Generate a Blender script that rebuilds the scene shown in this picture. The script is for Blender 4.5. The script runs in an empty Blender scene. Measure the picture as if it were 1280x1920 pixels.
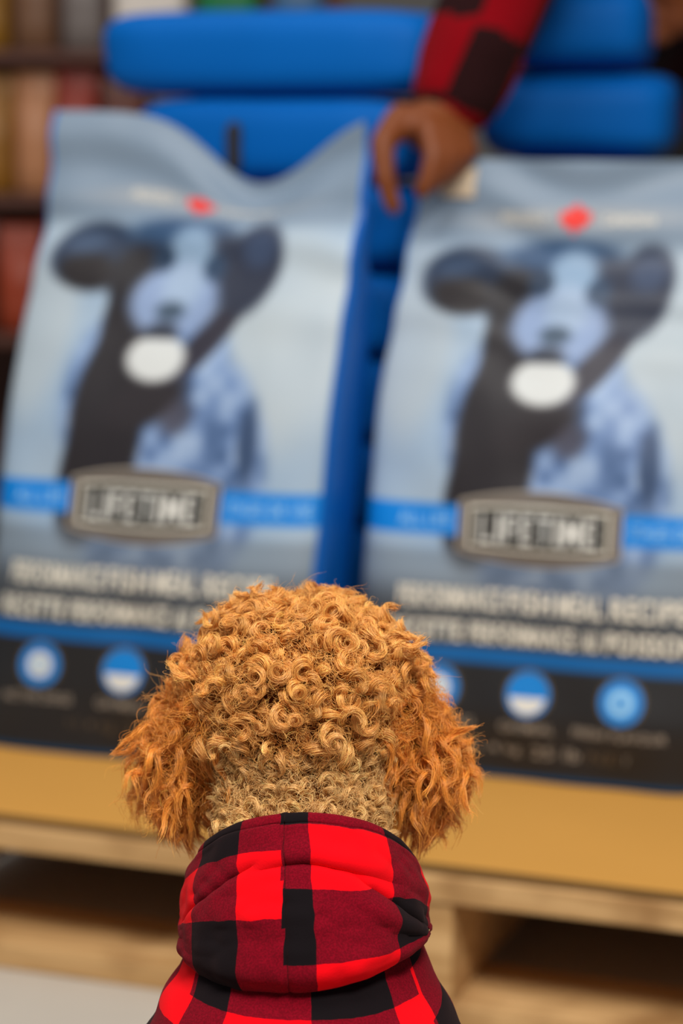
import bpy, math, random
import numpy as np
from mathutils import Vector, noise as mnoise

rng = np.random.default_rng(7)
random.seed(7)
SC = bpy.context.scene
COL = SC.collection

# ------------------------------------------------------------------ camera
CAM_H, PITCH, LENS, SENS = 0.90, math.radians(10.0), 85.0, 24.0
FPX = LENS / SENS * 1280.0
cam_d = bpy.data.cameras.new('camera')
cam = bpy.data.objects.new('camera', cam_d)
COL.objects.link(cam)
cam.location = (0, 0, CAM_H)
cam.rotation_euler = (math.pi / 2 - PITCH, 0, 0)
cam_d.sensor_fit = 'HORIZONTAL'
cam_d.sensor_width = SENS
cam_d.lens = LENS
cam_d.clip_start = 0.05
cam_d.dof.use_dof = True
cam_d.dof.focus_distance = 1.475
cam_d.dof.aperture_fstop = 3.7
cam_d.dof.aperture_blades = 9
SC.camera = cam

# ------------------------------------------------------------------ world, lamps, exposure
SC.view_settings.view_transform = 'Standard'
SC.view_settings.look = 'None'
SC.view_settings.gamma = 1.0
SC.view_settings.use_curve_mapping = False
SC.view_settings.exposure = 0.0
world = bpy.data.worlds.new('shop_light')
SC.world = world
world.use_nodes = True
world.node_tree.nodes['Background'].inputs[0].default_value = (0.80, 0.88, 1.0, 1)
world.node_tree.nodes['Background'].inputs[1].default_value = 0.13


def area(name, loc, target, size, power, colr):
    d = bpy.data.lights.new(name, 'AREA')
    d.shape = 'RECTANGLE'
    d.size, d.size_y = size
    d.energy = power
    d.color = colr
    o = bpy.data.objects.new(name, d)
    COL.objects.link(o)
    o.location = loc
    o.rotation_euler = (Vector(target) - Vector(loc)).to_track_quat('-Z', 'Y').to_euler()
    return o


area('overhead_area_light', (0.40, 0.30, 2.45), (0.0, 1.5, 0.42), (0.7, 0.55), 54, (1.0, 0.94, 0.86))  # unseen key light, set towards the camera to brighten the dog's neck
area('overhead_area_light', (-0.5, 1.0, 3.0), (-0.2, 2.6, 0.3), (1.6, 1.0), 44, (1.0, 0.97, 0.93))
area('overhead_area_light', (-0.9, 3.2, 3.2), (-0.6, 4.6, 0.6), (1.4, 0.8), 14, (1.0, 0.96, 0.9))


# ------------------------------------------------------------------ helpers
def P(px, py, Y):
    """point on the ray of photo pixel (px, py) at world depth Y"""
    a = (px - 640.0) / FPX
    b = -(py - 960.0) / FPX
    cp, sp = math.cos(PITCH), math.sin(PITCH)
    d = np.array([a, cp + b * sp, -sp + b * cp])
    return np.array([0, 0, CAM_H]) + d * (Y / d[1])


def PG(px, py, z):
    """point where the ray of a photo pixel meets the height z"""
    q = P(px, py, 1.0) - np.array([0, 0, CAM_H])
    return np.array([0, 0, CAM_H]) + q * ((z - CAM_H) / q[2])


def s2l(c):
    c = np.asarray(c, float) / 255.0
    return np.where(c <= 0.04045, c / 12.92, ((c + 0.055) / 1.055) ** 2.4)


def lin(r, g, b):
    q = s2l((r, g, b))
    return (float(q[0]), float(q[1]), float(q[2]), 1.0)


def sstep(a, b, x):
    t = np.clip((x - a) / (b - a), 0, 1)
    return t * t * (3 - 2 * t)


_tab = np.random.default_rng(11).random((64, 64, 64))


def vnoise(x, y, z=0.0):
    """smooth 3-D value noise in [-1, 1]"""
    x, y, z = np.broadcast_arrays(np.asarray(x, float), np.asarray(y, float), np.asarray(z, float))
    xi, yi, zi = np.floor(x).astype(int), np.floor(y).astype(int), np.floor(z).astype(int)
    fx, fy, fz = x - xi, y - yi, z - zi
    fx, fy, fz = [f * f * (3 - 2 * f) for f in (fx, fy, fz)]
    r = 0
    for dx in (0, 1):
        for dy in (0, 1):
            for dz in (0, 1):
                w = (fx if dx else 1 - fx) * (fy if dy else 1 - fy) * (fz if dz else 1 - fz)
                r = r + w * _tab[(xi + dx) % 64, (yi + dy) % 64, (zi + dz) % 64]
    return r * 2 - 1


def tag(o, label=None, cat=None, group=None, kind=None):
    if label: o['label'] = label
    if cat: o['category'] = cat
    if group: o['group'] = group
    if kind: o['kind'] = kind
    return o


def empty(name, loc, label, cat, group=None):
    o = bpy.data.objects.new(name, None)
    o.empty_display_size = 0.05
    o.location = [float(v) for v in loc]
    COL.objects.link(o)
    return tag(o, label, cat, group)


def root_loc(o):
    v = np.zeros(3)
    while o is not None:
        v = v + np.array(o.location)
        o = o.parent
    return v


def link(name, mesh, mat=None, parent=None, smooth=True):
    o = bpy.data.objects.new(name, mesh)
    COL.objects.link(o)
    if mat is not None and not mesh.materials:
        mesh.materials.append(mat)
    if parent is not None:
        o.parent = parent
    if smooth:
        mesh.polygons.foreach_set('use_smooth', [True] * len(mesh.polygons))
    return o


def mk(name, verts, faces, mat, parent=None, smooth=True, origin=None):
    """mesh object from world-space vertices; local to its parent's base"""
    off = root_loc(parent) if parent is not None else (np.asarray(origin, float) if origin is not None else np.zeros(3))
    v = np.asarray(verts, float).reshape(-1, 3) - off
    me = bpy.data.meshes.new(name)
    me.from_pydata(v.tolist(), [], [tuple(int(i) for i in f) for f in faces])
    me.update()
    o = link(name, me, mat, parent, smooth)
    if parent is None and origin is not None:
        o.location = [float(q) for q in origin]
    return o


def grid_faces(nu, nv, wrap=False):
    f = []
    for j in range(nv - 1):
        for i in range(nu if wrap else nu - 1):
            a = j * nu + i
            b = j * nu + (i + 1) % nu
            f.append((a, b, b + nu, a + nu))
    return f


def box_geo(c, half, yaw=0.0, bev=0.0):
    """bevelled box: vertices and faces; bev insets the corners"""
    import bmesh
    bm = bmesh.new()
    bmesh.ops.create_cube(bm, size=2.0)
    for v in bm.verts:
        v.co = Vector((v.co.x * half[0], v.co.y * half[1], v.co.z * half[2]))
    if bev > 0:
        bmesh.ops.bevel(bm, geom=list(bm.edges), offset=bev, segments=2, affect='EDGES', profile=0.6)
    bm.verts.index_update()
    vs = np.array([v.co[:] for v in bm.verts])
    fs = [[v.index for v in f.verts] for f in bm.faces]
    bm.free()
    ca, sa = math.cos(yaw), math.sin(yaw)
    R = np.array([[ca, -sa, 0], [sa, ca, 0], [0, 0, 1]])
    return vs @ R.T + np.asarray(c, float), fs


def capsule(p0, p1, r0, r1, seg=20, hemi=6, flat=None):
    p0, p1 = np.asarray(p0, float), np.asarray(p1, float)
    ax = p1 - p0
    L = np.linalg.norm(ax)
    ax = ax / L if L > 1e-9 else np.array([0, 0, 1.0])
    h = np.array([1.0, 0, 0]) if abs(ax[0]) < 0.8 else np.array([0, 1.0, 0])
    e1 = np.cross(ax, h); e1 /= np.linalg.norm(e1)
    e2 = np.cross(ax, e1)
    rings = []
    for k in range(1, hemi + 1):
        a = math.pi / 2 * (k / hemi)
        rings.append((p0 - ax * r0 * math.cos(a), r0 * math.sin(a)))
    for k in range(0, hemi):
        a = math.pi / 2 * (k / hemi)
        rings.append((p1 + ax * r1 * math.sin(a), r1 * math.cos(a)))
    vs = [p0 - ax * r0]
    th = np.arange(seg) * 2 * math.pi / seg
    for c, r in rings:
        for t in th:
            vs.append(c + r * (math.cos(t) * e1 + math.sin(t) * e2))
    vs.append(p1 + ax * r1)
    fs = []
    n = len(rings)
    for i in range(seg):
        fs.append((0, 1 + (i + 1) % seg, 1 + i))
    for j in range(n - 1):
        for i in range(seg):
            a = 1 + j * seg + i
            b = 1 + j * seg + (i + 1) % seg
            fs.append((a, b, b + seg, a + seg))
    last = 1 + n * seg
    for i in range(seg):
        fs.append((last, 1 + (n - 1) * seg + i, 1 + (n - 1) * seg + (i + 1) % seg))
    return np.array(vs), fs


def ellipsoid(c, r, rot=(0, 0, 0)):
    from mathutils import Euler
    vs, fs = capsule((0, 0, -0.0005), (0, 0, 0.0005), 1, 1, 28, 9)
    R = np.array(Euler(rot).to_matrix())
    return (vs * np.asarray(r, float)) @ R.T + np.asarray(c, float), fs


def join_geo(parts):
    V, F, n = [], [], 0
    for v, f in parts:
        V.append(v)
        F += [tuple(i + n for i in q) for q in f]
        n += len(v)
    return np.concatenate(V), F


def remesh(name, parts, voxel, smooth=8):
    """one continuous surface from overlapping closed volumes"""
    V, F = join_geo(parts)
    me = bpy.data.meshes.new(name + '_src')
    me.from_pydata(V.tolist(), [], F)
    o = bpy.data.objects.new(name + '_src', me)
    COL.objects.link(o)
    m = o.modifiers.new('r', 'REMESH'); m.mode = 'VOXEL'; m.voxel_size = voxel
    s = o.modifiers.new('s', 'SMOOTH'); s.factor = 0.5; s.iterations = smooth
    dg = bpy.context.evaluated_depsgraph_get()
    dg.update()
    out = bpy.data.meshes.new_from_object(o.evaluated_get(dg))
    out.name = name
    bpy.data.objects.remove(o)
    bpy.data.meshes.remove(me)
    n = len(out.vertices)
    v = np.empty(n * 3); out.vertices.foreach_get('co', v)
    return out, v.reshape(-1, 3)


def place_mesh(name, me, v, mat, parent):
    off = root_loc(parent)
    me.vertices.foreach_set('co', (v - off).ravel())
    me.update()
    return link(name, me, mat, parent)


# ------------------------------------------------------------------ materials
def mat_new(name):
    m = bpy.data.materials.new(name)
    m.use_nodes = True
    nt = m.node_tree
    return m, nt, nt.nodes['Principled BSDF']


def mat_flat(name, c, rough=0.6, spec=0.4, noise=0.0, scale=30.0, bump=0.0, metallic=0.0):
    m, nt, b = mat_new(name)
    b.inputs['Base Color'].default_value = c
    b.inputs['Roughness'].default_value = rough
    b.inputs['Specular IOR Level'].default_value = spec
    b.inputs['Metallic'].default_value = metallic
    if noise or bump:
        tc = nt.nodes.new('ShaderNodeTexCoord')
        n = nt.nodes.new('ShaderNodeTexNoise')
        n.inputs['Scale'].default_value = scale
        n.inputs['Detail'].default_value = 4
        nt.links.new(tc.outputs['Object'], n.inputs['Vector'])
        if noise:
            mx = nt.nodes.new('ShaderNodeMix'); mx.data_type = 'RGBA'
            mx.inputs['A'].default_value = tuple(v * (1 - noise) for v in c[:3]) + (1,)
            mx.inputs['B'].default_value = tuple(min(1, v * (1 + noise)) for v in c[:3]) + (1,)
            nt.links.new(n.outputs['Fac'], mx.inputs['Factor'])
            nt.links.new(mx.outputs['Result'], b.inputs['Base Color'])
        if bump:
            bp = nt.nodes.new('ShaderNodeBump'); bp.inputs['Strength'].default_value = bump
            bp.inputs['Distance'].default_value = 0.01
            nt.links.new(n.outputs['Fac'], bp.inputs['Height'])
            nt.links.new(bp.outputs['Normal'], b.inputs['Normal'])
    return m


def mat_attr(name, attr, rough=0.42, spec=0.4):
    m, nt, b = mat_new(name)
    a = nt.nodes.new('ShaderNodeAttribute')
    a.attribute_name = attr
    nt.links.new(a.outputs['Color'], b.inputs['Base Color'])
    b.inputs['Roughness'].default_value = rough
    b.inputs['Specular IOR Level'].default_value = spec
    return m


def mat_wood(name, c1, c2, c3):
    m, nt, b = mat_new(name)
    tc = nt.nodes.new('ShaderNodeTexCoord')
    mp = nt.nodes.new('ShaderNodeMapping')
    mp.inputs['Scale'].default_value = (3.0, 40.0, 40.0)
    nt.links.new(tc.outputs['Object'], mp.inputs['Vector'])
    n = nt.nodes.new('ShaderNodeTexNoise')
    n.inputs['Scale'].default_value = 1.6; n.inputs['Detail'].default_value = 6
    n.inputs['Distortion'].default_value = 0.6
    nt.links.new(mp.outputs['Vector'], n.inputs['Vector'])
    n2 = nt.nodes.new('ShaderNodeTexNoise')
    n2.inputs['Scale'].default_value = 7.0; n2.inputs['Detail'].default_value = 3
    nt.links.new(tc.outputs['Object'], n2.inputs['Vector'])
    r = nt.nodes.new('ShaderNodeValToRGB')
    e = r.color_ramp.elements
    e[0].position = 0.3; e[0].color = c1
    e[1].position = 0.72; e[1].color = c2
    nt.links.new(n.outputs['Fac'], r.inputs['Fac'])
    r2 = nt.nodes.new('ShaderNodeValToRGB')
    r2.color_ramp.elements[0].position = 0.56; r2.color_ramp.elements[0].color = (0, 0, 0, 1)
    r2.color_ramp.elements[1].position = 0.72; r2.color_ramp.elements[1].color = (1, 1, 1, 1)
    nt.links.new(n2.outputs['Fac'], r2.inputs['Fac'])
    mx = nt.nodes.new('ShaderNodeMix'); mx.data_type = 'RGBA'
    mx.inputs['B'].default_value = c3
    nt.links.new(r.outputs['Color'], mx.inputs['A'])
    nt.links.new(r2.outputs['Color'], mx.inputs['Factor'])
    nt.links.new(mx.outputs['Result'], b.inputs['Base Color'])
    b.inputs['Roughness'].default_value = 0.75
    bp = nt.nodes.new('ShaderNodeBump'); bp.inputs['Strength'].default_value = 0.3
    bp.inputs['Distance'].default_value = 0.004
    nt.links.new(n.outputs['Fac'], bp.inputs['Height'])
    nt.links.new(bp.outputs['Normal'], b.inputs['Normal'])
    return m


def mat_plaid(name, bright, mid, dark, fuzz=0.5, uv='plaid', weave_scale=900.0, sheen=0.25):
    """buffalo check: parity of the two cell coordinates picks black, mixed or red"""
    m, nt, b = mat_new(name)
    N, Lk = nt.nodes, nt.links
    u = N.new('ShaderNodeUVMap'); u.uv_map = uv
    tc = N.new('ShaderNodeTexCoord')
    wn = N.new('ShaderNodeTexNoise'); wn.inputs['Scale'].default_value = 160; wn.inputs['Detail'].default_value = 2
    Lk.new(tc.outputs['Object'], wn.inputs['Vector'])
    wm = N.new('ShaderNodeVectorMath'); wm.operation = 'MULTIPLY_ADD'
    wm.inputs[1].default_value = (0.03, 0.03, 0)
    wm.inputs[2].default_value = (-0.015, -0.015, 0)
    Lk.new(wn.outputs['Color'], wm.inputs[0])
    ad = N.new('ShaderNodeVectorMath'); ad.operation = 'ADD'
    Lk.new(u.outputs['UV'], ad.inputs[0]); Lk.new(wm.outputs['Vector'], ad.inputs[1])
    sp = N.new('ShaderNodeSeparateXYZ'); Lk.new(ad.outputs['Vector'], sp.inputs['Vector'])

    def parity(sock):
        h = N.new('ShaderNodeMath'); h.operation = 'MULTIPLY'; h.inputs[1].default_value = 0.5
        Lk.new(sock, h.inputs[0])
        f = N.new('ShaderNodeMath'); f.operation = 'FRACT'; Lk.new(h.outputs[0], f.inputs[0])
        g = N.new('ShaderNodeMath'); g.operation = 'GREATER_THAN'; g.inputs[1].default_value = 0.5
        Lk.new(f.outputs[0], g.inputs[0])
        return g.outputs[0]
    s = N.new('ShaderNodeMath'); s.operation = 'ADD'
    Lk.new(parity(sp.outputs['X']), s.inputs[0]); Lk.new(parity(sp.outputs['Y']), s.inputs[1])
    # twill fleck in the mixed cells
    fl = N.new('ShaderNodeTexNoise'); fl.inputs['Scale'].default_value = weave_scale
    fl.inputs['Detail'].default_value = 2
    Lk.new(tc.outputs['Object'], fl.inputs['Vector'])
    fr = N.new('ShaderNodeValToRGB')
    fr.color_ramp.elements[0].position = 0.38
    fr.color_ramp.elements[1].position = 0.66
    fr.color_ramp.elements[0].color = tuple(v * (1 - 0.45 * fuzz) for v in mid[:3]) + (1,)
    fr.color_ramp.elements[1].color = tuple(min(1, v * (1 + 0.55 * fuzz)) for v in mid[:3]) + (1,)
    Lk.new(fl.outputs['Fac'], fr.inputs['Fac'])
    g1 = N.new('ShaderNodeMath'); g1.operation = 'GREATER_THAN'; g1.inputs[1].default_value = 0.5
    g2 = N.new('ShaderNodeMath'); g2.operation = 'GREATER_THAN'; g2.inputs[1].default_value = 1.5
    Lk.new(s.outputs[0], g1.inputs[0]); Lk.new(s.outputs[0], g2.inputs[0])
    m1 = N.new('ShaderNodeMix'); m1.data_type = 'RGBA'; m1.inputs['A'].default_value = dark
    Lk.new(fr.outputs['Color'], m1.inputs['B']); Lk.new(g1.outputs[0], m1.inputs['Factor'])
    m2 = N.new('ShaderNodeMix'); m2.data_type = 'RGBA'; m2.inputs['B'].default_value = bright
    Lk.new(m1.outputs['Result'], m2.inputs['A']); Lk.new(g2.outputs[0], m2.inputs['Factor'])
    Lk.new(m2.outputs['Result'], b.inputs['Base Color'])
    b.inputs['Roughness'].default_value = 0.95
    b.inputs['Specular IOR Level'].default_value = 0.1
    b.inputs['Sheen Weight'].default_value = sheen
    b.inputs['Sheen Roughness'].default_value = 0.6
    b.inputs['Sheen Tint'].default_value = (1, 0.5, 0.5, 1)
    bp = N.new('ShaderNodeBump'); bp.inputs['Strength'].default_value = 0.25; bp.inputs['Distance'].default_value = 0.0006
    Lk.new(fl.outputs['Fac'], bp.inputs['Height']); Lk.new(bp.outputs['Normal'], b.inputs['Normal'])
    return m


M_floor = mat_flat('polished_concrete', lin(196, 188, 176), 0.55, 0.35, 0.06, 9)
M_wall = mat_flat('painted_wall', lin(150, 146, 140), 0.9, 0.2, 0.05, 4)
M_wood = mat_wood('pallet_pine', lin(176, 132, 78), lin(226, 184, 128), lin(160, 118, 70))
M_card = mat_flat('kraft_cardboard', lin(206, 150, 72), 0.9, 0.15, 0.05, 5)
M_art = mat_attr('printed_bag_film', 'print', 0.45, 0.35)
M_blue = mat_flat('blue_sack_film', lin(0, 98, 184), 0.62, 0.12, 0.08, 6)
M_slot = mat_flat('dark_slot', lin(50, 48, 50), 0.7, 0.3)
M_ink_cream = mat_flat('cream_ink', lin(236, 230, 214), 0.5, 0.3)
M_ink_white = mat_flat('white_ink', lin(226, 226, 220), 0.5, 0.3)
M_ink_pale = mat_flat('pale_blue_ink', lin(150, 208, 250), 0.5, 0.3)
M_ink_grey = mat_flat('warm_grey_ink', lin(160, 150, 138), 0.5, 0.3)
M_ink_dim = mat_flat('dim_bronze_ink', lin(92, 80, 66), 0.5, 0.3)
M_ink_dark = mat_flat('black_ink', lin(38, 36, 34), 0.5, 0.3)
M_ink_plaque = mat_flat('taupe_ink', lin(98, 90, 84), 0.5, 0.3)
M_ink_blue = mat_flat('bright_blue_ink', lin(20, 130, 214), 0.5, 0.3)
M_ink_red = mat_flat('red_ink', lin(232, 52, 44), 0.5, 0.3)
M_paper = mat_flat('cream_paper', lin(215, 196, 170), 0.8, 0.2)
M_skin = mat_flat('skin', lin(122, 63, 27), 0.55, 0.4, 0.08, 25)
M_hairdark = mat_flat('dark_hair', lin(40, 30, 24), 0.6, 0.3)
M_trouser = mat_flat('charcoal_trousers', lin(44, 42, 44), 0.9, 0.1)
M_shoe = mat_flat('black_shoe', lin(26, 26, 28), 0.5, 0.4)
M_shelf = mat_flat('shelf_metal', lin(92, 54, 42), 0.5, 0.4)
M_dogskin = mat_flat('dog_undercoat', lin(104, 56, 22), 0.95, 0.1, 0.2, 120)
M_nose = mat_flat('dog_nose', lin(30, 24, 22), 0.35, 0.5, 0.1, 200)
M_eye = mat_flat('dog_eye', lin(34, 18, 10), 0.08, 0.6)
M_hood = mat_plaid('hoodie_flannel', lin(238, 2, 18), lin(116, 2, 22), lin(17, 13, 16), sheen=0.03)
M_shirt = mat_plaid('shirt_flannel', lin(124, 2, 14), lin(36, 14, 16), lin(16, 14, 16), uv='plaid', weave_scale=400, sheen=0.02)

# ------------------------------------------------------------------ the setting
v, f = box_geo((0, 3.0, -0.05), (6, 8, 0.05))
tag(mk('floor', v, f, M_floor, smooth=False), kind='structure')
v, f = box_geo((0, 8.0, 1.6), (6, 0.05, 1.6))
tag(mk('wall_back', v, f, M_wall, smooth=False), kind='structure')

# ------------------------------------------------------------------ pallet
YAW = math.radians(20.5)
CX = np.array([math.cos(YAW), -math.sin(YAW), 0.0])     # along the pallet front
CY = np.array([math.sin(YAW), math.cos(YAW), 0.0])      # into the depth
PAL_H = 0.155
front0 = PG(640, 1622, PAL_H)
front0[2] = 0.0


def L2W(q):
    q = np.asarray(q, float)
    return front0 + q[..., 0:1] * CX + q[..., 1:2] * CY + q[..., 2:3] * np.array([0, 0, 1.0])


pal = empty('wooden_pallet', L2W(np.array([0.0, 0.5, 0.0])), 'pale pine shipping pallet on the concrete floor under the cardboard sheet', 'pallet')


def board(name, cx, cy, cz, hx, hy, hz, parent):
    v, f = box_geo((0, 0, 0), (hx, hy, hz), 0, 0.0025)
    v = v + 0.0012 * np.stack([vnoise(v[:, 0] * 9 + cx * 31, v[:, 1] * 9 + cy * 7, k + cz) for k in range(3)], 1)
    o = mk(name, L2W(v + np.array([cx, cy, cz])), f, M_wood, parent, smooth=False)
    # vertices re-expressed along the board so the grain follows it
    c = L2W(np.array([cx, cy, cz])) - root_loc(parent)
    me = o.data
    me.vertices.foreach_set('co', v.ravel())
    me.update()
    o.location = c
    o.rotation_euler = (0, 0, -YAW)
    return o


bt, bs = 0.027, 0.101
STR = (-0.53, 0.092, 0.72)
for sx in STR:
    o = board('stringer', sx, 0.51, bt + bs / 2, 0.0190, 0.507, bs / 2 - 0.0006, pal)
for k, cy in enumerate((0.062, 0.24, 0.385, 0.53, 0.675, 0.82, 0.955)):
    board('deck_board', 0.105, cy, PAL_H - bt / 2, 0.66, 0.062 if k in (0, 6) else 0.048, bt / 2 - 0.0006, pal)
for cy in (0.062, 0.51, 0.955):
    board('bottom_board', 0.105, cy, bt / 2, 0.66, 0.062, bt / 2 - 0.0006, pal)

# cardboard sheet with a slightly wavy front edge
nx, ny = 60, 30
xs = np.linspace(-0.54, 0.75, nx)
ys = np.linspace(0.010, 0.98, ny)
gx, gy = np.meshgrid(xs, ys)
gy = gy + 0.006 * vnoise(gx * 5, 0.3) * (1 - np.linspace(0, 1, ny))[:, None]
top = np.stack([gx, gy, np.full_like(gx, PAL_H + 0.0100) + 0.0012 * vnoise(gx * 7, gy * 7, 2.2)], -1).reshape(-1, 3)
bot = top.copy(); bot[:, 2] = PAL_H + 0.0006
fs = grid_faces(nx, ny)
nn = nx * ny
F = [tuple(q) for q in fs] + [tuple(i + nn for i in q[::-1]) for q in fs]
edge = [i for i in range(nx)] + [j * nx + nx - 1 for j in range(1, ny)] + [nn - 1 - i for i in range(1, nx)] + [(ny - 1 - j) * nx for j in range(1, ny - 1)]
for a, b in zip(edge, edge[1:] + edge[:1]):
    F.append((b, a, a + nn, b + nn))
base = L2W(np.array([0, 0.5, PAL_H]))
tag(mk('cardboard_sheet', L2W(np.concatenate([top, bot])), F, M_card, origin=base, smooth=False),
    'tan cardboard sheet lying on the pallet beneath the dog food bags', 'cardboard')
cs = bpy.data.objects['cardboard_sheet'].data
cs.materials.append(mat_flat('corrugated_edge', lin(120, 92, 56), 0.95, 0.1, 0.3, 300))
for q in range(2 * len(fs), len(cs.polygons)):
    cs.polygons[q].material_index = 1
DECK = PAL_H + 0.0114


# ------------------------------------------------------------------ dog food bags
def blend(img, c, a):
    a = np.clip(a, 0, 1)[..., None]
    return img * (1 - a) + np.asarray(c, float) * a


def ell(x, y, cx, cy, rx, ry, rot=0.0, soft=0.35):
    """soft ellipse in left-bag pixel units"""
    a = math.radians(rot)
    dx, dy = x - cx, y - cy
    u = (dx * math.cos(a) + dy * math.sin(a)) / rx
    w = (-dx * math.sin(a) + dy * math.cos(a)) / ry
    d = np.sqrt(u * u + w * w)
    return 1 - sstep(1 - soft, 1 + soft, d)


def art(s, t, y0):
    """flat print of the bag front. x, y run in units of 1/600 of the bag width and 1/1170 of its height"""
    x = (s - 0.5) * 600.0          # 0 = art axis
    y = (1 - t) * (1405.0 - y0) + y0
    n1 = vnoise(x / 90 + 5, y / 90, 1.3)
    n2 = vnoise(x / 26, y / 26, 4.1)
    n3 = vnoise(x / 12, y / 12, 8.1)
    img = np.zeros(x.shape + (3,)) + np.array([174, 192, 208.0])
    img = blend(img, (150, 176, 204), 0.5 + 0.5 * n1)
    img = blend(img, (190, 198, 200), ell(x, y, 210, 640, 120, 190) * 0.6 + ell(x, y, -250, 640, 70, 160) * 0.6)
    img = blend(img, (122, 140, 160), sstep(468, 425, y) * 0.92)          # greyer head strip
    img = blend(img, (172, 168, 166), ell(x, y, -10, 395, 180, 22, -2, 0.6) * 0.55)
    # portrait of a dark-eared dog, offsets measured from the art axis
    dk, nv = (44, 41, 45), (46, 58, 80)
    chest = np.maximum.reduce([ell(x, y, 35, 890, 172, 235, 0, .10), ell(x, y, -20, 760, 150, 200, 0, .12)]) * sstep(590, 640, y)
    img = blend(img, (116, 144, 190), chest)
    img = blend(img, (158, 182, 216), chest * np.clip(n2 * 1.3, 0, 1))
    img = blend(img, (66, 92, 134), chest * np.clip(-n2 * 1.3 + 0.2 * n3, 0, 1) * 0.75)
    img = blend(img, (62, 82, 116), ell(x, y, 172, 830, 18, 70, -2, .35))
    img = blend(img, dk, ell(x, y, -92, 880, 66, 150, 12, .14))
    img = blend(img, dk, ell(x, y, -84, 740, 62, 150, 12, .16))
    img = blend(img, dk, ell(x, y, -82, 630, 46, 120, 0, .2))
    img = blend(img, (48, 44, 48), ell(x, y, -20, 765, 78, 42, -28, .3))
    img = blend(img, (52, 50, 62), ell(x, y, 72, 650, 26, 95, 34, .3))
    img = blend(img, (74, 70, 80), ell(x, y, 40, 790, 26, 34, 30, .5) * .8)
    # head: hair mass, two ears
    img = blend(img, (48, 56, 76), ell(x, y, -5, 530, 132, 88, 0, .18))
    img = blend(img, nv, ell(x, y, -178, 508, 82, 58, -6, .20))
    img = blend(img, (44, 40, 42), ell(x, y, -180, 540, 58, 34, 10, .3))
    img = blend(img, (78, 98, 128), ell(x, y, -195, 488, 40, 20, -10, .6) * 0.7)
    img = blend(img, (44, 50, 68), ell(x, y, 125, 525, 50, 84, 10, .22))
    img = blend(img, (66, 82, 112), ell(x, y, 132, 490, 32, 34, 10, .5) * .8)
    img = blend(img, (58, 86, 122), ell(x, y, -25, 462, 96, 26, -4, .5))
    img = blend(img, (42, 40, 44), ell(x, y, -92, 545, 44, 52, 0, .35))
    # face
    img = blend(img, (140, 168, 198), ell(x, y, 4, 512, 44, 60, 6, .35))
    img = blend(img, (142, 164, 202), ell(x, y, -6, 588, 80, 66, 0, .22))
    img = blend(img, (168, 190, 214), ell(x, y, 4, 560, 36, 44, 0, .5) * .7)
    img = blend(img, (40, 58, 82), ell(x, y, -44, 514, 22, 22, 0, .45))
    img = blend(img, (46, 68, 96), ell(x, y, 54, 528, 20, 22, 0, .45))
    img = blend(img, (70, 88, 108), ell(x, y, -8, 606, 26, 17, 0, .45))
    img = blend(img, (54, 60, 74), ell(x, y, -16, 644, 30, 18, 0, .45))
    img = blend(img, (216, 220, 220), ell(x, y, -16, 688, 54, 42, 0, .2) * sstep(650, 660, y))
    # lower grey ramp of the print, then the black panel
    img = blend(img, (110, 120, 130), sstep(985, 1010, y) * 0.55)
    img = blend(img, (60, 62, 66), sstep(1030, 1120, y) * 0.85)
    img = blend(img, (38, 38, 40), sstep(1150, 1180, y))
    # blue band and thin blue strip
    img = blend(img, (10, 132, 224), sstep(912, 918, y) * (1 - sstep(968, 974, y)))
    img = blend(img, (14, 96, 164), sstep(1166, 1170, y) * (1 - sstep(1196, 1200, y)) * (np.abs(x) < 275))
    img = blend(img, (2, 66, 110), sstep(1394, 1398, y))
    return img


BLUE = np.array([0, 94, 186.0])


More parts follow.
